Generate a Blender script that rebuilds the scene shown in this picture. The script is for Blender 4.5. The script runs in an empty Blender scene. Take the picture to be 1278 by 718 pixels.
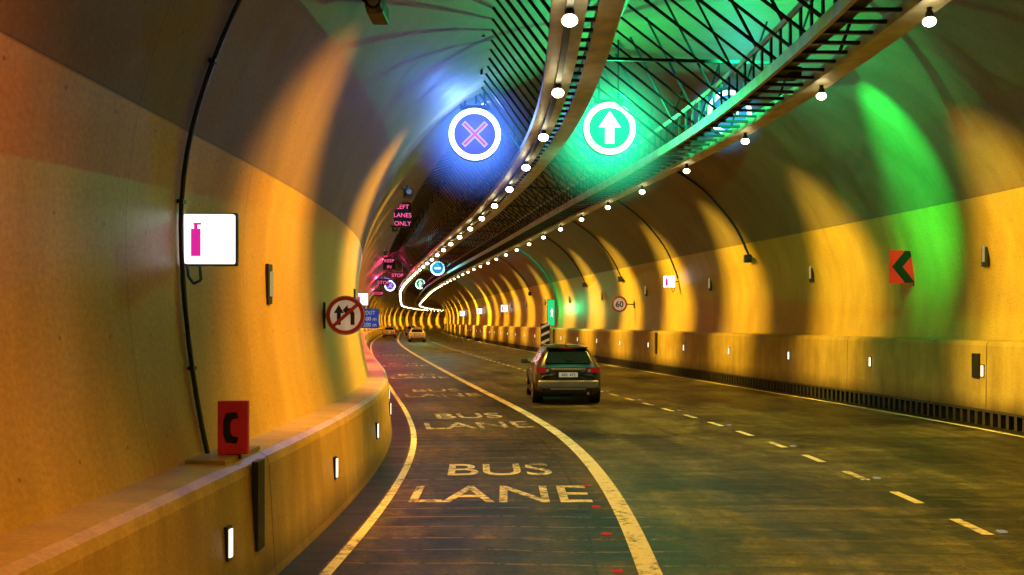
import bpy, bmesh, math, random
from mathutils import Vector, Matrix
random.seed(7)
scene=bpy.context.scene
D=bpy.data
C=scene.collection

# ---------------------------------------------------------------- alignment of the road (the line between bus lane and centre lane)
SL=[(-60,.05),(0,.05),(8,.04),(12.7,-.04),(18,-.15),(23,-.19),(40,-.178),(60,-.172),(110,-.125),(170,-.12),(330,.22),(400,.3)]
def slope(t):
    for (a,sa),(b,sb) in zip(SL,SL[1:]):
        if t<=b:
            k=(t-a)/(b-a); return sa+(sb-sa)*k
    return SL[-1][1]
DT=.05; T0=-40.
_tab=[0.]
for i in range(int(440/DT)):
    _tab.append(_tab[-1]+slope(T0+(i+.5)*DT)*DT)
_off=1.18-_tab[int((8-T0)/DT)]
def cx(t):
    f=(t-T0)/DT; i=int(f); return _tab[i]+(_tab[i+1]-_tab[i])*(f-i)+_off
def P(t,u,z=0.):
    s=slope(t); n=math.sqrt(1+s*s)
    return Vector((cx(t)+u/n, t-u*s/n, z))
def lerp_tab(tab,t):
    if t<=tab[0][0]: return tab[0][1]
    for (a,x),(b,y) in zip(tab,tab[1:]):
        if t<=b:
            k=(t-a)/(b-a); k=k*k*(3-2*k); return x+(y-x)*k
    return tab[-1][1]
def PL(t,u,z=0.): return P(t,u+lerp_tab([(8,-.5),(32,.36)],t),z)   # the trays do not follow the lane line exactly
def PR(t,u,z=0.): return P(t,u+lerp_tab([(18,-.38),(45,-.1)],t),z)
def T(Y,u):
    t=Y
    for _ in range(8): t+=Y-P(t,u).y
    return t
def head(t): return math.atan(-slope(t))

# ---------------------------------------------------------------- node helpers
def newmat(name):
    m=D.materials.new(name); m.use_nodes=True
    nt=m.node_tree; b=nt.nodes['Principled BSDF']; return m,nt,b
def N(nt,typ,**k):
    n=nt.nodes.new(typ)
    for a,v in k.items(): setattr(n,a,v)
    return n
def M(nt,op,a,b=None,clamp=False):
    n=nt.nodes.new('ShaderNodeMath'); n.operation=op; n.use_clamp=clamp
    for i,v in enumerate((a,b)):
        if v is None: continue
        if isinstance(v,(int,float)): n.inputs[i].default_value=v
        else: nt.links.new(v,n.inputs[i])
    return n.outputs[0]
def MIX(nt,f,a,b,mode='MIX'):
    n=nt.nodes.new('ShaderNodeMix'); n.data_type='RGBA'; n.blend_type=mode
    for i,v in ((0,f),(6,a),(7,b)):
        if isinstance(v,(int,float)): n.inputs[i].default_value=v
        elif isinstance(v,tuple): n.inputs[i].default_value=(*v,1) if len(v)==3 else v
        else: nt.links.new(v,n.inputs[i])
    return n.outputs[2]
def RAMP(nt,f,lo,hi):
    n=nt.nodes.new('ShaderNodeMapRange'); n.inputs[1].default_value=lo; n.inputs[2].default_value=hi
    nt.links.new(f,n.inputs[0]); return n.outputs[0]
def NOISE(nt,vec,scale,detail=4,rough=.55,sc=(1,1,1)):
    mp=N(nt,'ShaderNodeMapping'); mp.inputs['Scale'].default_value=sc
    nt.links.new(vec,mp.inputs[0])
    n=N(nt,'ShaderNodeTexNoise'); n.inputs['Scale'].default_value=scale; n.inputs['Detail'].default_value=detail
    n.inputs['Roughness'].default_value=rough
    nt.links.new(mp.outputs[0],n.inputs['Vector']); return n.outputs[0]
def BUMP(nt,b,h,strength=.3,dist=.02):
    n=N(nt,'ShaderNodeBump'); n.inputs['Strength'].default_value=strength; n.inputs['Distance'].default_value=dist
    nt.links.new(h,n.inputs['Height']); nt.links.new(n.outputs[0],b.inputs['Normal'])
def simple(name,col,rough=.5,metal=0.,var=.15,scale=6,spec=.5,coat=0,self_glow=0):
    m,nt,b=newmat(name)
    tc=N(nt,'ShaderNodeTexCoord')
    n=NOISE(nt,tc.outputs['Object'],scale,2)
    f=RAMP(nt,n,.3,.7)
    c=MIX(nt,f,tuple(x*(1-var) for x in col),tuple(min(1,x*(1+var)) for x in col))
    nt.links.new(c,b.inputs['Base Color'])
    nt.links.new(M(nt,'ADD',M(nt,'MULTIPLY',n,.2),rough-.1),b.inputs['Roughness'])
    b.inputs['Metallic'].default_value=metal
    b.inputs['Specular IOR Level'].default_value=spec
    b.inputs['Coat Weight'].default_value=coat
    if self_glow:  # glow put into the sign colour, standing in for reflected headlight
        nt.links.new(c,b.inputs['Emission Color']); b.inputs['Emission Strength'].default_value=self_glow
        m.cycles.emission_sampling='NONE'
    return m
def emis(name,col,st,sample=False):
    m,nt,b=newmat(name)
    b.inputs['Base Color'].default_value=(.01,.01,.01,1); b.inputs['Specular IOR Level'].default_value=0
    b.inputs['Emission Color'].default_value=(*col,1); b.inputs['Emission Strength'].default_value=st
    if not sample: m.cycles.emission_sampling='NONE'
    return m

# ---------------------------------------------------------------- tunnel cross-section (circle below springing, flattened arch above)
UC,ZC,R=2.8,2.7,6.6
RZ=5.3
UL,UR=-3.12,8.85
HL,HR=1.02,1.72
def circ_u(z,side):
    r=RZ if z>ZC else R
    return UC+side*R*math.sqrt(max(0,1-((z-ZC)/r)**2))
def circ_z(u): return ZC+RZ*math.sqrt(max(0,1-((u-UC)/R)**2))
def ell(a,dr=0.):
    rz=(RZ if math.sin(a)>0 else R)-dr
    return (UC+(R-dr)*math.cos(a),ZC+rz*math.sin(a))
th0=math.pi+math.asin((ZC-.9)/R); th1=-math.asin((ZC-1.55)/R)
prof=[ell(th0+(th1-th0)*i/96) for i in range(97)]
_l=0; vL=vR=None
for a,b in zip(prof,prof[1:]):
    _l+=math.hypot(b[0]-a[0],b[1]-a[1])
    if vL is None and b[1]>=3.6: vL=_l
    if vL and vR is None and b[0]>UC and b[1]<=4.75: vR=_l

def link(ob,parent=None):
    C.objects.link(ob)
    if parent: ob.parent=parent
    return ob
def mesh(name,verts,faces,mats,parent=None,smooth=False,uv=None,midx=None):
    me=D.meshes.new(name); me.from_pydata([tuple(v) for v in verts],[],faces)
    for m in (mats if isinstance(mats,(list,tuple)) else [mats]): me.materials.append(m)
    if uv:
        l=me.uv_layers.new(name='UVMap')
        for lp in me.loops: l.data[lp.index].uv=uv[lp.vertex_index]
    if midx:
        for p,i in zip(me.polygons,midx): p.material_index=i
    if smooth:
        for p in me.polygons: p.use_smooth=True
    return link(D.objects.new(name,me),parent)
def sweep(name,prof,ts,mat,parent=None,closed=False,smooth=False,PF=P):
    verts=[];uv=[];faces=[]
    n=len(prof); pl=[0]
    for a,b in zip(prof,prof[1:]): pl.append(pl[-1]+math.hypot(b[0]-a[0],b[1]-a[1]))
    for t in ts:
        for (u,z),l in zip(prof,pl):
            verts.append(PF(t,u,z)); uv.append((t,l))
    for i in range(len(ts)-1):
        for j in range(n if closed else n-1):
            k=(j+1)%n
            faces.append((i*n+j,i*n+k,(i+1)*n+k,(i+1)*n+j))
    if closed:
        faces.append(tuple(range(n-1,-1,-1))); faces.append(tuple((len(ts)-1)*n+j for j in range(n)))
    return mesh(name,verts,faces,mat,parent,smooth,uv)
def rng(a,b,st):
    k=max(1,int(round((b-a)/st))); return [a+(b-a)*i/k for i in range(k+1)]
class Geo:
    def __init__(s): s.v=[];s.f=[]
    def box(s,mat4,sx,sy,sz):
        o=len(s.v)
        for x in(-.5,.5):
            for y in(-.5,.5):
                for z in(-.5,.5): s.v.append(mat4@Vector((x*sx,y*sy,z*sz)))
        for q in((0,1,3,2),(4,6,7,5),(0,4,5,1),(2,3,7,6),(0,2,6,4),(1,5,7,3)): s.f.append(tuple(o+i for i in q))
    def rod(s,a,b,r,n=5):
        a=Vector(a);b=Vector(b); d=(b-a); q=d.to_track_quat('Z','Y'); o=len(s.v)
        for p in(a,b):
            for i in range(n):
                an=2*math.pi*i/n; s.v.append(p+q@Vector((math.cos(an)*r,math.sin(an)*r,0)))
        for i in range(n):
            j=(i+1)%n; s.f.append((o+i,o+j,o+n+j,o+n+i))
        s.f.append(tuple(o+i for i in range(n-1,-1,-1))); s.f.append(tuple(o+n+i for i in range(n)))
    def obj(s,name,mat,parent=None,smooth=False): return mesh(name,s.v,s.f,mat,parent,smooth)
def frame(t,u,z,extra=0.,PF=P):
    return Matrix.Translation(PF(t,u,z))@Matrix.Rotation(head(t)+extra,4,'Z')
def empty(name,mat4=None):
    e=D.objects.new(name,None); e.empty_display_size=.3; C.objects.link(e)
    if mat4: e.matrix_world=mat4
    return e
def bbox(name,mat,parent,loc,size,bev=.01,rot=None,seg=2):
    bm=bmesh.new(); bmesh.ops.create_cube(bm,size=1)
    bmesh.ops.scale(bm,vec=size,verts=bm.verts)
    if bev: bmesh.ops.bevel(bm,geom=bm.edges[:],offset=min(bev,min(size)*.45),segments=seg,affect='EDGES',profile=.6)
    me=D.meshes.new(name); bm.to_mesh(me); bm.free(); me.materials.append(mat)
    ob=link(D.objects.new(name,me),parent); ob.location=loc
    if rot: ob.rotation_euler=rot
    return ob
def cyl(name,mat,parent,loc,r,depth,axis='Y',n=40,bev=.0,r2=None):
    bm=bmesh.new(); bmesh.ops.create_cone(bm,cap_ends=True,segments=n,radius1=r,radius2=r if r2 is None else r2,depth=depth)
    if bev:
        es=[e for e in bm.edges if len(e.link_faces)==2 and any(len(f.verts)>4 for f in e.link_faces)]
        bmesh.ops.bevel(bm,geom=es,offset=bev,segments=2,affect='EDGES')
    me=D.meshes.new(name); bm.to_mesh(me); bm.free(); me.materials.append(mat)
    ob=link(D.objects.new(name,me),parent); ob.location=loc
    ob.rotation_euler={'Y':(math.pi/2,0,0),'X':(0,math.pi/2,0),'Z':(0,0,0)}[axis]
    return ob
def ring(name,mat,parent,loc,ro,ri,depth=.02,n=56):
    v=[];f=[]
    for i in range(n):
        a=2*math.pi*i/n
        for r,y in((ro,-depth),(ri,-depth),(ri,0),(ro,0)): v.append((math.cos(a)*r,y,math.sin(a)*r))
    for i in range(n):
        j=(i+1)%n
        for k in range(4):
            l=(k+1)%4; f.append((i*4+k,i*4+l,j*4+l,j*4+k))
    ob=mesh(name,v,f,mat,parent); ob.location=loc; return ob
def plate(name,mat,parent,pts,loc,depth=.006):
    n=len(pts); v=[(x,-depth,z) for x,z in pts]+[(x,0,z) for x,z in pts]
    f=[tuple(range(n)),tuple(range(2*n-1,n-1,-1))]+[(i,n+i,n+(i+1)%n,(i+1)%n) for i in range(n)]
    ob=mesh(name,v,f,mat,parent); ob.location=loc; return ob
def text_geo(body,size,bold=.0):
    cu=D.curves.new('t','FONT'); cu.body=body; cu.size=size; cu.align_x='CENTER'; cu.offset=bold
    o=D.objects.new('t',cu); C.objects.link(o)
    me=D.meshes.new_from_object(o.evaluated_get(bpy.context.evaluated_depsgraph_get()))
    v=[x.co.copy() for x in me.vertices]; f=[tuple(p.vertices) for p in me.polygons]
    D.objects.remove(o); D.curves.remove(cu); D.meshes.remove(me)
    return v,f
def text_sign(name,body,size,mat,parent,loc,bold=.0):
    v,f=text_geo(body,size,bold)
    ob=mesh(name,[(p.x,0,p.y) for p in v],f,mat,parent); ob.location=loc; return ob

# ---------------------------------------------------------------- materials
def wall_material():
    m,nt,b=newmat('tunnel_lining')
    uvn=N(nt,'ShaderNodeUVMap'); sep=N(nt,'ShaderNodeSeparateXYZ'); nt.links.new(uvn.outputs[0],sep.inputs[0])
    x,y=sep.outputs[0],sep.outputs[1]
    low=M(nt,'MAXIMUM',M(nt,'LESS_THAN',y,vL),M(nt,'GREATER_THAN',y,vR))
    vec=uvn.outputs[0]
    big=NOISE(nt,vec,.5,4,.6,(1,.5,1)); fine=NOISE(nt,vec,26,3,.7); streak=NOISE(nt,vec,2.,3,.6,(1.2,.3,1))
    clad=MIX(nt,RAMP(nt,big,.3,.7),(.56,.37,.075),(.68,.48,.11))
    conc=MIX(nt,RAMP(nt,big,.3,.7),(.20,.145,.07),(.29,.225,.12))
    col=MIX(nt,low,conc,clad)
    col=MIX(nt,.45,col,MIX(nt,RAMP(nt,streak,.3,.7),(.45,.40,.34),(1,1,1)),'MULTIPLY')
    col=MIX(nt,.5,col,MIX(nt,RAMP(nt,fine,.3,.7),(.4,.4,.4),(1,1,1)),'MULTIPLY')
    jx=M(nt,'LESS_THAN',M(nt,'ABSOLUTE',M(nt,'SUBTRACT',M(nt,'FRACT',M(nt,'DIVIDE',x,2.4)),.5)),.003)
    ed=M(nt,'MAXIMUM',M(nt,'LESS_THAN',M(nt,'ABSOLUTE',M(nt,'SUBTRACT',y,vL)),.012),M(nt,'LESS_THAN',M(nt,'ABSOLUTE',M(nt,'SUBTRACT',y,vR)),.012))
    j=M(nt,'MAXIMUM',M(nt,'MULTIPLY',jx,.6),M(nt,'MULTIPLY',ed,.7))
    px=M(nt,'SUBTRACT',M(nt,'FRACT',M(nt,'DIVIDE',x,.6)),.5); py=M(nt,'SUBTRACT',M(nt,'FRACT',M(nt,'DIVIDE',y,.75)),.5)
    dd=M(nt,'ADD',M(nt,'MULTIPLY',M(nt,'MULTIPLY',px,px),.36),M(nt,'MULTIPLY',M(nt,'MULTIPLY',py,py),.5625))
    dot=M(nt,'LESS_THAN',dd,.0002)
    j2=M(nt,'MAXIMUM',M(nt,'MULTIPLY',j,.5),M(nt,'MULTIPLY',dot,.5))
    col=MIX(nt,j2,col,(.03,.022,.015))
    nt.links.new(col,b.inputs['Base Color'])
    nt.links.new(M(nt,'ADD',M(nt,'MULTIPLY',streak,.25),M(nt,'SUBTRACT',.5,M(nt,'MULTIPLY',low,.22))),b.inputs['Roughness'])
    h=M(nt,'SUBTRACT',M(nt,'ADD',M(nt,'MULTIPLY',fine,.15),M(nt,'MULTIPLY',big,1.5)),j2)
    BUMP(nt,b,h,.25,.02)
    return m
def road_material():
    m,nt,b=newmat('worn_asphalt')
    uvn=N(nt,'ShaderNodeUVMap'); sep=N(nt,'ShaderNodeSeparateXYZ'); nt.links.new(uvn.outputs[0],sep.inputs[0])
    x,y=sep.outputs[0],sep.outputs[1]; vec=uvn.outputs[0]
    big=NOISE(nt,vec,.6,5,.7,(.8,1.,1)); grain=NOISE(nt,vec,26,3,.85); tr=NOISE(nt,vec,1.6,5,.7,(2.6,.2,1)); lon=NOISE(nt,vec,1.4,3,.6,(.1,1.6,1))
    mid=NOISE(nt,vec,5,4,.75)
    c=MIX(nt,RAMP(nt,big,.40,.60),(.030,.022,.008),(.38,.31,.10))
    c=MIX(nt,.9,c,MIX(nt,RAMP(nt,tr,.40,.58),(.17,.14,.10),(1,1,1)),'MULTIPLY')
    c=MIX(nt,.7,c,MIX(nt,RAMP(nt,lon,.38,.62),(.35,.31,.25),(1,1,1)),'MULTIPLY')
    c=MIX(nt,.75,c,MIX(nt,RAMP(nt,mid,.38,.62),(.3,.3,.3),(1,1,1)),'MULTIPLY')
    c=MIX(nt,.8,c,MIX(nt,RAMP(nt,grain,.38,.62),(.2,.2,.2),(1.,1.,1.)),'MULTIPLY')
    w=M(nt,'ADD',x,M(nt,'MULTIPLY',NOISE(nt,vec,.5,2,.5),.35))
    ln=M(nt,'LESS_THAN',M(nt,'ABSOLUTE',M(nt,'SUBTRACT',M(nt,'FRACT',M(nt,'DIVIDE',w,.47)),.5)),.035)
    ln=M(nt,'MULTIPLY',M(nt,'MULTIPLY',ln,M(nt,'GREATER_THAN',mid,.46)),M(nt,'MAXIMUM',M(nt,'LESS_THAN',y,4.2),.3))
    c=MIX(nt,M(nt,'MULTIPLY',ln,.7),c,(.34,.24,.11))
    sy=M(nt,'LESS_THAN',M(nt,'ABSOLUTE',M(nt,'SUBTRACT',y,3.55)),.02)
    c=MIX(nt,M(nt,'MULTIPLY',sy,.7),c,(.01,.008,.005))
    # the bus lane is a darker, browner surfacing
    busl=M(nt,'LESS_THAN',y,4.0)
    c=MIX(nt,M(nt,'MULTIPLY',busl,.8),c,MIX(nt,1.,c,(.74,.46,.30),'MULTIPLY'))
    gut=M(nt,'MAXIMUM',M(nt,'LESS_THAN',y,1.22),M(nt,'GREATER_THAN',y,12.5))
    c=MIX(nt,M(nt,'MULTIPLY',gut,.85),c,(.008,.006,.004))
    nt.links.new(c,b.inputs['Base Color'])
    nt.links.new(M(nt,'ADD',M(nt,'MULTIPLY',RAMP(nt,tr,.3,.7),.2),M(nt,'ADD',.28,M(nt,'MULTIPLY',grain,.26))),b.inputs['Roughness'])
    nt.links.new(M(nt,'SUBTRACT',.4,M(nt,'MULTIPLY',busl,.18)),b.inputs['Specular IOR Level'])
    BUMP(nt,b,M(nt,'ADD',M(nt,'ADD',grain,mid),M(nt,'MULTIPLY',tr,1.2)),.6,.016)
    return m
def paint_material(name,col,wear=.5):
    m,nt,b=newmat(name)
    tc=N(nt,'ShaderNodeTexCoord'); n=NOISE(nt,tc.outputs['Object'],9,5,.8); n2=NOISE(nt,tc.outputs['Object'],1.2,3)
    f=RAMP(nt,M(nt,'ADD',n,M(nt,'MULTIPLY',n2,.5)),.55+.25*wear,.72+.25*wear)
    nt.links.new(MIX(nt,f,col,(.06,.05,.03)),b.inputs['Base Color']); b.inputs['Roughness'].default_value=.6
    return m
def barrier_material():
    m,nt,b=newmat('painted_concrete')
    uvn=N(nt,'ShaderNodeUVMap'); sep=N(nt,'ShaderNodeSeparateXYZ'); nt.links.new(uvn.outputs[0],sep.inputs[0])
    x,y=sep.outputs[0],sep.outputs[1]; vec=uvn.outputs[0]
    big=NOISE(nt,vec,1.1,4,.65,(1,.7,1)); fine=NOISE(nt,vec,30,3,.7); drip=NOISE(nt,vec,2.2,3,.6,(1.6,.3,1))
    c=MIX(nt,RAMP(nt,big,.3,.7),(.42,.28,.07),(.58,.41,.11))
    c=MIX(nt,.5,c,MIX(nt,RAMP(nt,fine,.3,.7),(.4,.4,.4),(1,1,1)),'MULTIPLY')
    c=MIX(nt,.45,c,MIX(nt,RAMP(nt,drip,.35,.62),(.4,.35,.28),(1,1,1)),'MULTIPLY')
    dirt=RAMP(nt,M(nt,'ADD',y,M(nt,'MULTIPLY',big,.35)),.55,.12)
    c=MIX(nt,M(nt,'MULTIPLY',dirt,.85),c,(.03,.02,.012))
    jx=M(nt,'LESS_THAN',M(nt,'ABSOLUTE',M(nt,'SUBTRACT',M(nt,'FRACT',M(nt,'DIVIDE',x,4.8)),.5)),.0025)
    c=MIX(nt,M(nt,'MULTIPLY',jx,.8),c,(.03,.02,.012))
    nt.links.new(c,b.inputs['Base Color']); b.inputs['Roughness'].default_value=.42
    BUMP(nt,b,M(nt,'SUBTRACT',fine,jx),.2,.01)
    return m
mWall=wall_material(); mRoad=road_material(); mBar=barrier_material()
mPlinth=simple('plinth_concrete',(.34,.24,.08),.55,0,.2,5)
mWhite=paint_material('road_paint_white',(.80,.68,.42),.8); mText=paint_material('road_paint_worn',(.80,.64,.34),.65)
mTextW=paint_material('road_paint_very_worn',(.75,.6,.34),.5)
mBlack=simple('black_rubber',(.012,.012,.012),.5); mSteel=simple('galvanised_steel',(.42,.38,.28),.5,.25,.3,3)
mDark=simple('dark_steel',(.02,.02,.022),.5,.3); mKerb=simple('dark_concrete',(.035,.028,.02),.6)
mRed=simple('sign_red',(.42,.015,.012),.45,self_glow=.05); mWhiteP=simple('sign_white',(.75,.70,.55),.4,self_glow=.22); mBlue=simple('sign_blue',(.02,.08,.55),.4,self_glow=.35)
mPink=emis('lit_magenta',(.75,.02,.32),1.0)
mLit=emis('lit_white_panel',(1.,.97,.93),1.6)
mLamp=emis('lamp_glass',(1.,.84,.42),24)
mLampW=emis('lamp_glass_white',(1.,.88,.50),24)
mDel=emis('delineator_glass',(1.,.90,.62),2.0); mDelDim=emis('delineator_dim',(1.,.75,.25),.4)
mStud=emis('red_stud',(1.,.05,.03),.5); mStudW=emis('white_stud',(1.,.85,.5),.3)

# ---------------------------------------------------------------- tunnel shell, road, barriers
TS=rng(-16,60,.5)+rng(60,360,2.)[1:]
tunnel=sweep('tunnel_wall',prof,TS,mWall,smooth=True)
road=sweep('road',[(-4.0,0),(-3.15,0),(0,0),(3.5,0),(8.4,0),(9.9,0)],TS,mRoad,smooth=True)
v=[P(-16,u,z) for u,z in prof]; v+= [P(-16,9.4,-.1),P(-16,-3.8,-.1)]
mesh('portal_wall',v,[tuple(range(len(v)))],mKerb)
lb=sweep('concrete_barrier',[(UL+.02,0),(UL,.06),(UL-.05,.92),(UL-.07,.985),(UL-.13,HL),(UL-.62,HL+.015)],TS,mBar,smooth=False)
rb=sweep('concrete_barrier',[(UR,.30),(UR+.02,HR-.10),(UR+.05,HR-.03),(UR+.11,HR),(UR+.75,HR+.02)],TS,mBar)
sweep('kerb_base',[(UR+.06,0),(UR+.06,.31)],TS,mBlack,rb)
g=Geo()
t=2.
while t<120:
    g.box(frame(t,UR-.0,.15),.10,.085,.30); t+=.2
g.obj('kerb_slots',mKerb,rb)
sweep('kerb_cap',[(UR-.06,.275),(UR-.06,.315),(UR+.02,.325)],TS,mKerb,rb)

# ---------------------------------------------------------------- markings
z1=.004
def strip(name,u0,u1,t0,t1,mat,z=z1): return sweep(name,[(u0,z),(u1,z)],rng(t0,t1,.5),mat,road)
strip('lane_line',-.10,.10,-15,200,mWhite)
strip('edge_line',-2.75,-2.65,-15,200,mWhite)
strip('edge_line',8.30,8.42,-15,200,mWhite)
dv=[];df=[]
t=-4.
while t<150:
    o=len(dv); L=.66
    for a in range(4):
        tt=t+L*a/3
        dv+= [P(tt,3.43,z1),P(tt,3.55,z1)]
    for a in range(3): df.append((o+2*a,o+2*a+1,o+2*a+3,o+2*a+2))
    t+=1.42
mesh('dashed_lane_line',dv,df,mWhite,road)
def roadtext(body,t0,u0,wid,ln,mat):
    v,f=text_geo(body,1.,.006)
    xs=[p.x for p in v]; ys=[p.y for p in v]
    sx=wid/(max(xs)-min(xs)); xm=(max(xs)+min(xs))/2; sy=ln/(max(ys)-min(ys)); y0=min(ys)
    mesh('bus_lane_lettering',[P(t0+(p.y-y0)*sy,u0+(p.x-xm)*sx,z1) for p in v],f,mat,road)
for i,t0 in enumerate((10.25,17.6,25.,33.,42.,54.)):
    m=mText if i==0 else mTextW
    roadtext('LANE',t0,-1.36,2.15,1.05,m); roadtext('BUS',t0+1.85,-1.36,1.45,1.0,m)
g=Geo(); gw=Geo()
for i in range(4): g.box(frame(7.4+i*1.3,-.27,.008),.09,.05,.012)
for i in range(30): gw.box(frame(6.05+i*2.84,3.68,.01),.08,.07,.015)
g.obj('red_road_stud',mStud,road); gw.obj('white_road_stud',mStudW,road)

# ---------------------------------------------------------------- overhead trays and hangers
TT=rng(-10,70,1.)+rng(70,330,4.)[1:]
def rect(u0,u1,z0,z1_): return [(u0,z0),(u1,z0),(u1,z1_),(u0,z1_)]
trayL=empty('cable_tray',frame(5,0,5.6)); trayR=empty('cable_tray',frame(5,3.3,5.6))
bpy.context.view_layer.update()
def keep(ob,par):
    ob.parent=par; ob.matrix_parent_inverse=par.matrix_world.inverted(); return ob
keep(sweep('tray_bed',rect(-.30,.10,5.62,5.74),TT,mSteel,closed=True,PF=PL),trayL)
keep(sweep('tray_channel',rect(.24,.52,5.66,5.80),TT,mSteel,closed=True,PF=PL),trayL)
keep(sweep('lamp_rail',rect(-.14,-.06,5.54,5.6),TT,mDark,closed=True,PF=PL),trayL)
for (a,b) in ((2.86,2.92),(3.62,3.70)):
    keep(sweep('ladder_rail',rect(a,b,5.60,5.76),TT,mSteel,closed=True,PF=PR),trayR)
keep(sweep('cable_bundle',rect(3.0,3.2,5.70,5.76),TT,mDark,closed=True,PF=PR),trayR)
keep(sweep('lamp_rail',rect(3.74,4.02,5.66,5.78),TT,mSteel,closed=True,PF=PR),trayR)
keep(sweep('side_rail',rect(2.84,2.88,6.12,6.2),TT,mSteel,closed=True,PF=PR),trayR)
keep(sweep('upper_rail',rect(.95,1.03,7.00,7.12),TT,mDark,closed=True,PF=PR),trayR)
keep(sweep('upper_rail',rect(-1.22,-1.16,6.92,7.00),TT,mDark,closed=True,PF=PL),trayL)
g=Geo(); gs=Geo()
t=1.
while t<110:
    g.box(frame(t,3.27,5.68,PF=PR),.72,.05,.04)
    gs.box(frame(t,2.86,5.94,PF=PR),.03,.05,.36)
    g.box(frame(t,.17,5.70,PF=PL),.14,.05,.04)
    t+=.38
keep(g.obj('ladder_rungs',mDark),trayR); keep(gs.obj('side_posts',mDark),trayR)
gl=Geo();gr=Geo()
t=1.; k=0
while t<130:
    r=.02+.006*random.random()
    gl.rod(PL(t,-1.2,6.96),PL(t+.25,-.22,5.74),r)
    gl.rod(PL(t,-2.3,6.5),PL(t+.25,-1.2,6.94),r)
    gr.rod(PR(t,1.0,7.06),PR(t+.25,2.9,5.76),r)
    if k%2==0: gr.rod(PR(t,2.9,6.2),PR(t+.3,2.1,circ_z(2.0)),r)
    if k%4==0:
        gr.rod(PR(t,3.66,5.76),PR(t,4.4,circ_z(4.4)),r); gl.rod(PL(t,-1.2,7.0),PL(t,-1.2,circ_z(-1.6)),r*1.3)
        gr.rod(PR(t,1.0,7.1),PR(t,1.0,circ_z(1.0)),r*1.3); gl.rod(PL(t,.4,5.8),PL(t,.9,circ_z(.9)),r)
    t+=.55 if t<70 else 1.4; k+=1
t=4.
while t<130:
    gr.box(frame(t+1.5,2.4,6.5,PF=PR),3.2,.05,.05)
    gr.box(frame(t,3.35,5.86,PF=PR),.42,.3,.14)
    t+=4.6
keep(gl.obj('hanger_rods',mDark),trayL); keep(gr.obj('hanger_rods',mDark),trayR)

# ---------------------------------------------------------------- tunnel lamps
def spot(name,src,target,power,col,ang,blend=1.,sx=1.,size=.06):
    l=D.lights.new(name,'SPOT'); l.energy=power; l.color=col; l.spot_size=math.radians(ang); l.spot_blend=blend; l.shadow_soft_size=size
    o=D.objects.new(name,l); C.objects.link(o)
    d=Vector(target)-Vector(src)
    o.matrix_world=Matrix.LocRotScale(Vector(src),d.to_track_quat('-Z','Y'),Vector((sx,1,1)))
    return o
def lampmesh(mat,nm,s):
    bm=bmesh.new()
    bmesh.ops.create_uvsphere(bm,u_segments=14,v_segments=8,radius=.062*s)
    bmesh.ops.scale(bm,vec=(1.2,1.,.9),verts=bm.verts)
    for f in bm.faces: f.smooth=True
    nb=len(bm.faces)
    r=bmesh.ops.create_cone(bm,cap_ends=True,segments=16,radius1=.05*s,radius2=.04*s,depth=.07); bmesh.ops.translate(bm,vec=(0,0,.075*s),verts=r['verts'])
    r=bmesh.ops.create_cone(bm,cap_ends=True,segments=10,radius1=.03,radius2=.03,depth=.12); bmesh.ops.translate(bm,vec=(0,0,.14),verts=r['verts'])
    me=D.meshes.new(nm); bm.faces.ensure_lookup_table()
    for i,f in enumerate(bm.faces): f.material_index=0 if i<nb else 1
    bm.to_mesh(me); bm.free(); me.materials.append(mat); me.materials.append(mDark); return me
lmL=lampmesh(mLampW,'lamp_head_large',1.2); lmR=lampmesh(mLamp,'lamp_head',1.)
YE=(1.,.63,.05)
i=0; t=-8.9
while t<335:
    far=t>90
    if t>250 and i%2: t+=3.1; i+=1; continue
    for side in (-1,1):
        u=-.1 if side<0 else 3.88; PF=PL if side<0 else PR
        tt=t+(0.3 if side>0 else 0.)
        o=D.objects.new('tunnel_lamp',lmL if side<0 else lmR); C.objects.link(o)
        o.matrix_world=frame(tt,u,5.42 if side<0 else 5.5,PF=PF)
        if (i%2==0) and not(far and i%4):
            jit=random.uniform(.8,1.2)
            src=PF(tt,u,5.33 if side<0 else 5.42)
            if side<0:
                if t<1: e,c,sx,an=90,(1.,.10,.015),.6,88
                elif t<7: e,c,sx,an=620,(1.,.20,.008),.6,88
                elif t<12: e,c,sx,an=2300,(1.,.42,.02),.5,94
                else: e,c,sx,an=3200*jit,(1.,.50,.025),.56,98
                s=spot('wall_light',src,P(tt,-3.7,2.4),e*(2.4 if far else 1),c,an,1.,sx)
            else:
                e=900 if t<8 else 5400*jit
                s=spot('wall_light',src,P(tt,9.4,2.6),e*(2.4 if far else 1),YE,80,1.,.44)
            s.parent=o; s.matrix_parent_inverse=o.matrix_world.inverted()
            if t>0:
                s=spot('road_light',PF(tt,u,5.2),P(tt,u+side*.5,0),(900 if far else (1000 if side>0 else 850)),(1.,.52,.045) if side<0 else (1.,.60,.06),104,.8)
                s.parent=o; s.matrix_parent_inverse=o.matrix_world.inverted()
    t+=3.1; i+=1

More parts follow.
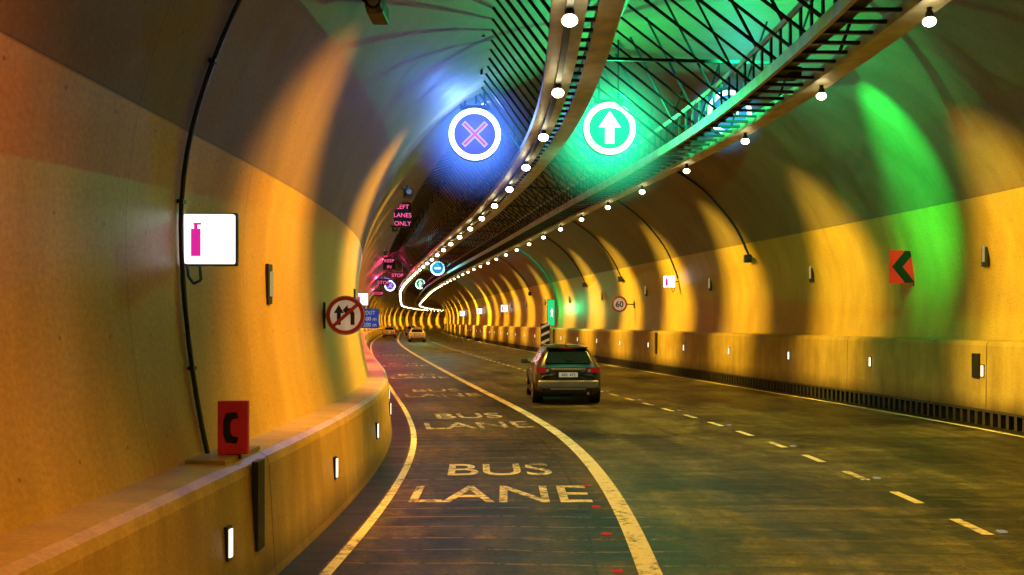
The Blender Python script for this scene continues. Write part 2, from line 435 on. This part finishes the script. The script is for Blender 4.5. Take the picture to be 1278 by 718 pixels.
# ---------------------------------------------------------------- added self-glowing spheres that imitate bloom around the bright LED signals
def bloom_sphere(parent,col,rad,k,loc=(0,.25,0)):
    m=D.materials.new('bloom_glow'); m.use_nodes=True; nt=m.node_tree; nt.nodes.remove(nt.nodes['Principled BSDF'])
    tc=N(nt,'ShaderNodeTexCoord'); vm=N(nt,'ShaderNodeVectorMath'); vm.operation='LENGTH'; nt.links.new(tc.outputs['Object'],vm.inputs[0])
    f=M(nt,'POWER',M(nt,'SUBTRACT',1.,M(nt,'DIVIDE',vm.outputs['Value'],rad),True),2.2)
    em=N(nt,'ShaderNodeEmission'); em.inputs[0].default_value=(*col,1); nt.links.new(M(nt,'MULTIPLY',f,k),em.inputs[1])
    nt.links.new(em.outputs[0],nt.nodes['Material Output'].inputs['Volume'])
    bm=bmesh.new(); bmesh.ops.create_icosphere(bm,subdivisions=3,radius=rad); me=D.meshes.new('bloom_glow'); bm.to_mesh(me); bm.free(); me.materials.append(m)
    o=link(D.objects.new('bloom_glow',me),parent); o.location=loc; return o

# ---------------------------------------------------------------- lane-control signals
def mk_signal(Y,u,z,kind,power=0.,r=.5,bloom=0):
    t=T(Y,u)
    e=empty('lane_control_signal',frame(t,u,z,-head(t)*.6))
    cols={'cross':((.50,.70,1.),(.10,.08,.66)),'arrow':((.62,1.,.70),(.01,.42,.20)),'blue':((.3,.75,1.),(.05,.3,.7))}
    rc,fc=cols[kind]
    mr=emis('led_ring_'+kind,rc,6); mf=emis('led_face_'+kind,fc,.8)
    cyl('housing',mDark,e,(0,.09,0),r*1.02,.16,'Y',48,.01)
    cyl('face',mf,e,(0,.0,0),r*.93,.02,'Y',48)
    ring('led_ring',mr,e,(0,-.012,0),r*1.,r*.80,.02)
    if kind=='cross':
        mc=emis('led_cross',(.70,.02,.06),1.); ml=emis('led_cross_edge',(.60,.50,1.),1.)
        for a in(45,-45):
            bbox('cross_bar',mc,e,(0,-.034 if a>0 else -.042,0),(r*1.15,.006,r*.09),.0,(0,math.radians(a),0))
            bbox('cross_edge',ml,e,(0,-.018 if a>0 else -.022,0),(r*1.25,.006,r*.20),.0,(0,math.radians(a),0))
    elif kind=='arrow':
        plate('arrow',mr,e,[(x*r,y*r) for x,y in((-.17,-.58),(.17,-.58),(.17,.05),(.42,.05),(0,.66),(-.42,.05),(-.17,.05))],(0,-.015,0),.012)
    else:
        plate('numeral',mr,e,[(x*r,y*r) for x,y in((-.4,-.1),(.4,-.1),(.4,.12),(-.4,.12))],(0,-.015,0),.012)
    for x in(-.2,.2):
        cyl('hanger',mDark,e,(x,.1,(r+circ_z(u)-z)/2),.02,circ_z(u)-z-r+.1,'Z',8)
    bbox('bracket',mDark,e,(0,.12,r+.05),(.6,.1,.08),.01)
    if power:
        l=D.lights.new('signal_glow','POINT'); l.energy=power; l.color={'cross':(.10,.22,1.),'arrow':(.01,1.,.22),'blue':(.02,.6,.7)}[kind]; l.shadow_soft_size=0
        o=D.objects.new('signal_glow',l); C.objects.link(o); o.parent=e; o.location=(0,-.5,.15)
    if bloom: bloom_sphere(e,{'cross':(.07,.22,1.),'arrow':(.02,1.,.40),'blue':(.03,.5,.9)}[kind],r*bloom,3.)
    return e
SIG=18.
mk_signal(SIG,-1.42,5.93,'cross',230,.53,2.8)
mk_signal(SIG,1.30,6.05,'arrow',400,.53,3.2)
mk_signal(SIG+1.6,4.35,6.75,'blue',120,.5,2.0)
mk_signal(64,2.05,6.0,'blue',250,.52); mk_signal(100,-.9,6.2,'cross',300,.6); mk_signal(100,2.5,6.4,'arrow',350,.55)
s=spot('signal_spill_light',P(T(17,4.6),4.9,6.2),P(T(20.2,9.2),9.1,5.5),4300,(.01,1.,.12),70,1.,.40,0)
s=spot('signal_spill_light',P(T(14,2.6),2.8,6.3),P(T(19,4.2),4.8,8.0),2200,(.01,1.,.30),110,1.,1.,0)
s=spot('signal_spill_light',P(T(18.5,-1.6),-1.7,6.6),P(T(22.5,-3),-2.6,6.6),900,(.14,.30,1.),110,1.,1.,0)
s=spot('signal_spill_light',P(20.,-1.0,7.0),P(24.,-1.6,7.5),420,(.12,.35,1.),140,1.,1.,0)

# ---------------------------------------------------------------- message signs
mLed=emis('led_text_red',(1.,.12,.28),1.4)
def vms(Y,u,z,w,h,lines,power=150):
    t=T(Y,u); e=empty('message_sign',frame(t,u,z))
    bbox('cabinet',mDark,e,(0,.08,0),(w,.14,h),.02)
    n=len(lines)
    for k,l in enumerate(lines):
        text_sign('led_text',l,h/n*.75,mLed,e,(0,-.0,h/2-(k+.8)*h/n),.0)
    for x in(-w*.3,w*.3): cyl('hanger',mDark,e,(x,.1,h/2+(circ_z(u)-z-h/2)/2),.02,circ_z(u)-z-h/2+.1,'Z',8)
    if power:
        l=D.lights.new('led_glow','POINT'); l.energy=power; l.color=(1.,.03,.14); l.shadow_soft_size=0
        o=D.objects.new('led_glow',l); C.objects.link(o); o.parent=e; o.location=(-.5,.6,.3)
vms(30,-2.2,5.75,.58,.85,['LEFT','LANES','ONLY'],520)
vms(58,-1.6,5.95,.8,.8,['KEEP','IN'],700)
vms(62,-.9,5.4,1.2,.45,['STOP'],300)
vms(80,-1.6,5.7,1.,.6,['STOP'],700)
vms(95,-2.2,5.2,1.,.6,['STOP'],700)

# ---------------------------------------------------------------- wall signs
def lit_ext_sign(Y,side,z,s=.4,off=.25):
    u=circ_u(z,side)-side*off; t=T(Y,u)
    e=empty('fire_extinguisher_sign',frame(t,u,z,math.radians(-4*side)))
    bbox('lit_box',mLit,e,(0,.03,0),(s,.07,s),.015)
    bbox('back_frame',mDark,e,(0,.075,0),(s+.03,.05,s+.03),.012)
    k=s/.4; c=-.10*k
    bbox('cylinder_symbol',mPink,e,(c,-.008,-.03*k),(.075*k,.006,.22*k),.0)
    bbox('neck_symbol',mPink,e,(c,-.008,.095*k),(.026*k,.006,.035*k),.0)
    bbox('handle_symbol',mPink,e,(c+.012*k,-.008,.12*k),(.06*k,.006,.016*k),.0)
    bbox('arm',mDark,e,(side*(off/2+s/4),.09,0),(off,.03,.04),.004)
    g=Geo(); pts=[(side*(s/2-.0),-.15*k),(side*(s/2-.02),-.30*k),(side*(s/2-.06),-.36*k),(side*(s/2-.12),-.33*k),(side*(s/2-.11),-.2*k)]
    for a,b in zip(pts,pts[1:]): g.rod((a[0],.06,a[1]),(b[0],.06,b[1]),.012*k,6)
    g.obj('cable_loop',mBlack,e)
    return e
lit_ext_sign(7.1,-1,2.77,.40,.215)
lit_ext_sign(31,-1,2.9,.42,.25)
lit_ext_sign(36,1,3.75,.48,.4); lit_ext_sign(78,1,3.3,.6,.4); lit_ext_sign(98,1,3.3,.6,.4); lit_ext_sign(125,1,3.3,.7,.4)
def round_sign(nm,Y,side,z,d,kind,off):
    u=circ_u(z,side)-side*off; t=T(Y,u); e=empty(nm,frame(t,u,z)); r=d/2
    cyl('panel',mWhiteP,e,(0,0,0),r,.012,'Y',48); cyl('backing',mDark,e,(0,.02,0),r*1.03,.02,'Y',48)
    ring('red_border',mRed,e,(0,-.007,0),r*.99,r*.8,.003)
    if kind=='60':
        text_sign('numerals','60',r*1.05,mBlack,e,(0,-.009,-r*.36),.01)
    else:
        plate('arrow_shaft',mBlack,e,[(x*r,y*r) for x,y in((-.44,-.5),(-.24,-.5),(-.24,.12),(-.08,.12),(-.34,.55),(-.60,.12),(-.44,.12))],(0,-.007,0),.002)
        plate('arrow_turn',mBlack,e,[(x*r,y*r) for x,y in((.48,-.5),(.48,.1),(.32,.38),(.12,.38),(.12,.56),(-.14,.26),(.12,-.02),(.12,.16),(.22,.16),(.27,0),(.27,-.5))],(0,-.007,0),.002)
        bbox('slash',mRed,e,(0,-.0125,0),(r*1.75,.004,r*.18),0,(0,math.radians(-42),0))
    bbox('bracket',mDark,e,(side*(r+ (off-r)/2),.035,0),(abs(off-r)+.12,.03,.05),.004)
    bbox('wall_plate',mDark,e,(side*(off-.02),.03,0),(.03,.06,.36),.004)
round_sign('no_overtaking_sign',12.,-1,2.19,.52,'no',.31)
round_sign('speed_limit_sign',42,1,2.95,.75,'60',.75)
u=circ_u(2.2,-1)+.36; t=T(25,u); e=empty('blue_information_sign',frame(t,u,2.2))
bbox('panel',mBlue,e,(0,0,0),(.5,.02,.55),.01)
for k,b in enumerate(('EXIT','500 m','200 m')): text_sign('legend',b,.15,mWhiteP,e,(0,-.013,.11-k*.17),.003)
bbox('bracket',mDark,e,(-.25,.03,0),(.3,.03,.05),.004)
t=T(6.95,-3.4); e=empty('emergency_phone_sign',frame(t,-3.33,1.27,math.radians(4)))
mRedBox=simple('phone_box_red',(.5,.012,.012),.4,self_glow=.12)
bbox('panel',mRedBox,e,(0,.0,.0),(.235,.06,.42),.008)
hp=[(-.055,.115),(.03,.125),(.045,.075),(-.005,.065),(-.02,.03),(-.02,-.03),(-.005,-.065),(.045,-.075),(.03,-.125),(-.055,-.115),(-.075,-.05),(-.075,.05)]
plate('handset_symbol',mBlack,e,hp,(.005,-.032,0),.004)
bbox('foot',mDark,e,(0,.0,-.225),(.12,.05,.05),.005)
sweep('phone_plinth',rect(UL-.5,UL-.16,HL-.02,HL+.035),rng(6.5,7.3,.2),mPlinth,lb,closed=True)
g=Geo()
t=T(6.95,UL); g.box(frame(t,UL-.015,.66),.05,.16,.70)
t=T(22,UL);g.box(frame(t,UL-.015,.6),.05,.16,.6)
g.obj('cable_cover',mBlack,lb)
g=Geo()
for Y,h in((37.5,.9),(18.2,.5),(57,.9)):
    t=T(Y,UR); g.box(frame(t,UR+.0,1.2),.05,.22,h)
g.obj('cable_cover',mBlack,rb)
u=circ_u(3.4,1)-.30; t=T(21.1,u); e=empty('chevron_sign',frame(t,u,3.42,math.radians(6)))
mRedC=simple('chevron_red',(.75,.02,.01),.5,self_glow=.5,spec=.2)
bbox('board',mRedC,e,(0,0,0),(.74,.02,.78),.008)
plate('chevron',mBlack,e,[(.36,.38),(.06,.38),(-.30,0),(.06,-.38),(.36,-.38),(.0,0)],(0,-.012,0),.003)
bbox('arm',mDark,e,(.40,.03,-.0),(.12,.04,.9),.004)
e=empty('hazard_marker',frame(T(57,8.5),8.3,1.25))
bbox('board',mBlack,e,(0,0,0),(.6,.05,1.5),.01)
for k in range(3): plate('stripe',mWhiteP,e,[(-.27,-.6+k*.5),(.27,-.35+k*.5),(.27,-.18+k*.5),(-.27,-.43+k*.5)],(0,-.03,0),.004)
bbox('post',mDark,e,(0,.05,-.6),(.08,.05,1.3),.005)
mGreen=emis('green_led',(.03,.8,.25),.9)
g=Geo()
pr=[ell(math.radians(-3+x*4),.06) for x in range(17)]
for (a,b),(c,d) in zip(pr,pr[1:]): g.rod(P(56.5,a,b),P(56.5,c,d),.05,6)
g.obj('green_exit_arch',emis('green_tube',(.02,.55,.15),.3))
e=empty('exit_sign',frame(T(58,8.9),8.9,2.7))
bbox('lit_panel',mGreen,e,(0,0,0),(.45,.08,1.7),.02); bbox('frame',mDark,e,(0,.06,0),(.52,.06,1.78),.01)
plate('running_figure',mLit,e,[(-.06,-.3),(.0,-.1),(-.05,.15),(.05,.3),(.12,.1),(.08,-.1),(.12,-.35),(.04,-.15)],(0,-.045,0),.004)
l=D.lights.new('exit_glow','POINT'); l.energy=110; l.color=(.03,1.,.3); l.shadow_soft_size=0
o=D.objects.new('exit_glow',l); C.objects.link(o); o.parent=e; o.location=(-.5,-.5,.2)

# delineators
g=Geo(); gf=Geo()
def delin(Y,u,z,h,w,side,gg,ff):
    t=T(Y,u); m4=frame(t,u,z)
    if ff: ff.box(m4,.035,w+.03,h+.04)
    gg.box(m4@Matrix.Translation((-side*.015,0,0)),.03,w,h)
for k in range(22): delin(6.3+3.25*k,UL-.02,.52,.20,.05,-1,g,gf)
for k in range(24): delin(18+4.1*k,UR+.01,1.1,.22,.06,1,g,gf)
ob=g.obj('delineator_light',mDel); gf.obj('delineator_housing',mBlack,ob)
g=Geo(); gb=Geo()
for k in range(9): delin(9.3+7*k,circ_u(2.5,-1)+.03,2.5,.26,.04,-1,g,None)
for k in range(9): delin(18.6+7.2*k,circ_u(3.5,1)-.05,3.55,.36,.05,1,g,None)
ob=g.obj('evacuation_light',mDelDim)
for k in range(9):
    t=T(9.3+7*k,-3.7); gb.box(frame(t,circ_u(2.5,-1)+.012,2.5),.04,.14,.42)
    t=T(18.6+7.2*k,9.3); gb.box(frame(t,circ_u(3.5,1)-.02,3.55),.04,.2,.56)
gb.obj('evacuation_light_backing',mBlack,ob)

# black cables following the lining
def wall_cable(t,za,side,zb,r=.02,wob=.02,dev=True):
    g=Geo()
    ang=lambda z: math.asin(max(-1,min(1,(z-ZC)/(RZ if z>ZC else R))))
    a0=ang(zb); a1=ang(za); n=40; last=None
    for i in range(n+1):
        a=a0+(a1-a0)*i/n
        rz=(RZ if a>0 else R)-.03
        p=P(t+wob*(math.sin(i*.45)+.6*math.sin(i*.17+1)),UC+side*(R-.03)*math.cos(a),ZC+rz*math.sin(a))
        if last is not None: g.rod(last,p,r,6)
        last=p
        if i%6==3: g.box(Matrix.Translation(p),.05,.07,.03)
    o=g.obj('wall_cable',mBlack)
    if dev:
        p=P(t,UC+side*(R-.12)*math.cos(a0),zb)
        d=Geo(); d.box(Matrix.Translation(p),.22,.22,.26); d.rod(p,p+Vector((-.05*side,-.3,-.05)),.08,8); d.obj('camera_body',mBlack,o)
wall_cable(T(7.0,-3.7),7.6,-1,1.03,.02,.035,False)
wall_cable(T(29.3,9.3),7.4,1,4.2,.035); wall_cable(T(36,9.3),7.4,1,3.9,.03,.02,False); wall_cable(T(43.2,9.3),7.4,1,4.2,.03)
wall_cable(T(50,9.3),7.4,1,4.2,.03); wall_cable(T(66,9.3),7.4,1,4.2,.03)

def cctv(Y,z,side=-1,s=1.):
    u=circ_u(z,side); t=T(Y,u-side*.3)
    e=empty('security_camera',frame(t,u-side*.3,z)); e.scale=(s,s,s)
    bbox('body',mBlack,e,(0,0,0),(.22,.5,.22),.03); cyl('lens_hood',mBlack,e,(0,-.3,0),.13,.14,'Y',20,.01,.1)
    cyl('lens',mSteel,e,(0,-.375,0),.07,.01,'Y',20)
    bbox('arm',mDark,e,(side*.18,.08,.16),(.36,.05,.05),.005,(0,-side*.6,0)); bbox('arm_post',mDark,e,(side*.02,.08,.14),(.05,.05,.2),.005)
cctv(24,5.6); cctv(36,5.9); cctv(50,6.); cctv(9.2,5.35,-1,.8)

# ---------------------------------------------------------------- cars
def car(nm,Y,u,bodycol,lit=.6,yaw=0.,metal=.5):
    t=T(Y,u); e=empty(nm,frame(t,u,0,yaw))
    mb=simple(nm+'_paint',bodycol,.3,metal,.05,3,.5,.6)
    mg=simple(nm+'_glass',(.008,.009,.01),.16,0,.05,3,.5)
    mtail=emis('tail_lamp_red',(.8,.02,.012),lit)
    mtrim=simple('bright_trim',(.6,.6,.55),.3,.5); mch=simple('bumper_grey',(.30,.30,.28),.35,.3)
    st=[(-2.05,.34,.62,.74,.70,.66),(-2.03,.27,.80,.92,.80,.72),(-1.97,.25,.93,1.03,.845,.70),(-1.72,.24,.98,1.36,.86,.585),(-1.55,.24,.98,1.455,.865,.565),
        (-.9,.22,.965,1.49,.87,.56),(-.1,.22,.95,1.495,.87,.56),(.35,.22,.94,1.44,.87,.55),(1.05,.22,.93,1.02,.86,.66),(1.6,.24,.84,.90,.83,.62),(1.95,.28,.68,.74,.76,.56),(2.03,.34,.56,.62,.66,.5)]
    verts=[];faces=[];mi=[]
    for (y,bo,be,tp,w,wt) in st:
        half=[(w*.8,bo),(w*.97,bo+.10),(w,(bo+be)/2),(w*.985,be-.08),(w*.95,be),(wt+.03,tp-.06),(wt*.86,tp-.005),(wt*.45,tp+.012)]
        ringp=[(0,bo)]+half+[(0,tp+.015)]+[(-a,b) for a,b in reversed(half)]
        verts+=[(x,y,z) for x,z in ringp]
    n=18
    for i in range(len(st)-1):
        for j in range(n):
            k=(j+1)%n; faces.append((i*n+j,i*n+k,(i+1)*n+k,(i+1)*n+j))
            seg=j if j<9 else 17-j
            g_=0
            if 3<=i<=7 and seg==5: g_=1
            if i in(2,) and seg in(7,8): g_=1
            if i==7 and seg in(6,7,8): g_=1
            mi.append(g_)
    faces.append(tuple(range(n))); mi.append(0); faces.append(tuple((len(st)-1)*n+j for j in range(n-1,-1,-1))); mi.append(0)
    ob=mesh('body',verts,faces,[mb,mg],e,True,None,mi)
    md=ob.modifiers.new('s','SUBSURF'); md.levels=2; md.render_levels=2
    plate('rear_window',mg,e,[(-.60,-.15),(.60,-.15),(.50,.17),(-.50,.17)],(0,-1.905,1.175),.02).rotation_euler=(-math.radians(33),0,0)
    bbox('roof_spoiler',mb,e,(0,-1.66,1.44),(1.06,.26,.04),.018)
    bbox('high_brake_lamp',mtail,e,(0,-1.795,1.425),(.3,.02,.02),.004)
    for s in(-1,1):
        bbox('tail_lamp',mtail,e,(s*.675,-1.985,.88),(.25,.12,.14),.03,(0,0,s*.35))
        bbox('reverse_lamp',mtrim,e,(s*.55,-2.045,.86),(.10,.03,.07),.012)
        bbox('reflector',mtail,e,(s*.60,-2.055,.42),(.14,.02,.03),.006)
        bbox('mirror',mb,e,(s*.98,.55,1.0),(.2,.1,.14),.035)
        bbox('mirror_stalk',mBlack,e,(s*.86,.55,.96),(.12,.04,.04),.005)
        bbox('roof_rail',mtrim,e,(s*.52,-.55,1.51),(.03,1.7,.025),.01)
        bbox('sill',mBlack,e,(s*.84,0,.27),(.07,2.3,.1),.02)
        for yy in(-1.30,1.28):
            cyl('wheel_arch',mBlack,e,(s*.745,yy,.37),.385,.262,'X',36,.015)
            cyl('tyre',mBlack,e,(s*.765,yy,.315),.315,.22,'X',36,.03)
            cyl('rim',mtrim,e,(s*.872,yy,.315),.19,.02,'X',24,.006)
            cyl('hub',mDark,e,(s*.885,yy,.315),.06,.02,'X',12)
        bbox('head_lamp',mtrim,e,(s*.62,1.88,.68),(.3,.2,.12),.03)
        cyl('door_handle',mtrim,e,(s*.868,-.5,.83),.015,.16,'Y',8)
    bbox('trim_bar',mtrim,e,(0,-2.055,.90),(.86,.025,.04),.01)
    bbox('number_plate',mWhiteP,e,(0,-2.062,.76),(.48,.015,.12),.004)
    text_sign('plate_text','AKL 472',.10,mBlack,e,(0,-2.071,.725),.001)
    bbox('plate_recess',mBlack,e,(0,-2.045,.765),(.62,.03,.17),.015)
    bbox('bumper',mch,e,(0,-2.0,.52),(1.56,.20,.2),.06,None,3)
    bbox('bumper_valance',mBlack,e,(0,-1.98,.36),(1.36,.18,.16),.04)
    bbox('bumper_chrome',mtrim,e,(0,-2.075,.40),(.9,.02,.03),.008)
    bbox('tail_seam',mBlack,e,(0,-2.05,.655),(1.3,.02,.012),.003)
    bbox('wiper',mBlack,e,(.12,-1.975,1.12),(.42,.02,.015),.003,(0,.25,0))
    cyl('exhaust',mtrim,e,(.5,-2.03,.29),.035,.14,'Y',14,.004)
    bbox('underbody',mBlack,e,(0,0,.24),(1.4,3.6,.12),.03)
    cyl('aerial',mBlack,e,(0,-1.4,1.56),.006,.2,'Z',6)
    return e
car('hatchback_car',24.4,1.76,(.09,.09,.10),.25,-.15,.6)
car('hatchback_car',94,1.9,(.7,.7,.66),1.2,0,.0)
car('hatchback_car',120,-1.2,(.5,.45,.4),1.2,0,.0)
car('hatchback_car',140,1.9,(.2,.2,.2),1.2,0,.0)

# ---------------------------------------------------------------- world: dim night sky
w=D.worlds.new('World'); scene.world=w; w.use_nodes=True; nt=w.node_tree
bg=nt.nodes['Background']; sky=nt.nodes.new('ShaderNodeTexSky'); sky.sky_type='NISHITA'; sky.sun_disc=False
sky.sun_elevation=math.radians(1); sky.sun_rotation=math.radians(180)
nt.links.new(sky.outputs[0],bg.inputs[0]); bg.inputs[1].default_value=.02

# ---------------------------------------------------------------- camera
cam=D.cameras.new('camera'); co=D.objects.new('camera',cam); C.objects.link(co); scene.camera=co
cam.sensor_width=36; cam.lens=36*1100/1278; cam.shift_y=43/1278; cam.clip_start=.05; cam.clip_end=1000
co.location=(0,0,2.1); co.rotation_euler=(math.pi/2,0,0)
scene.view_settings.view_transform='Standard'; scene.view_settings.look='None'; scene.view_settings.exposure=0
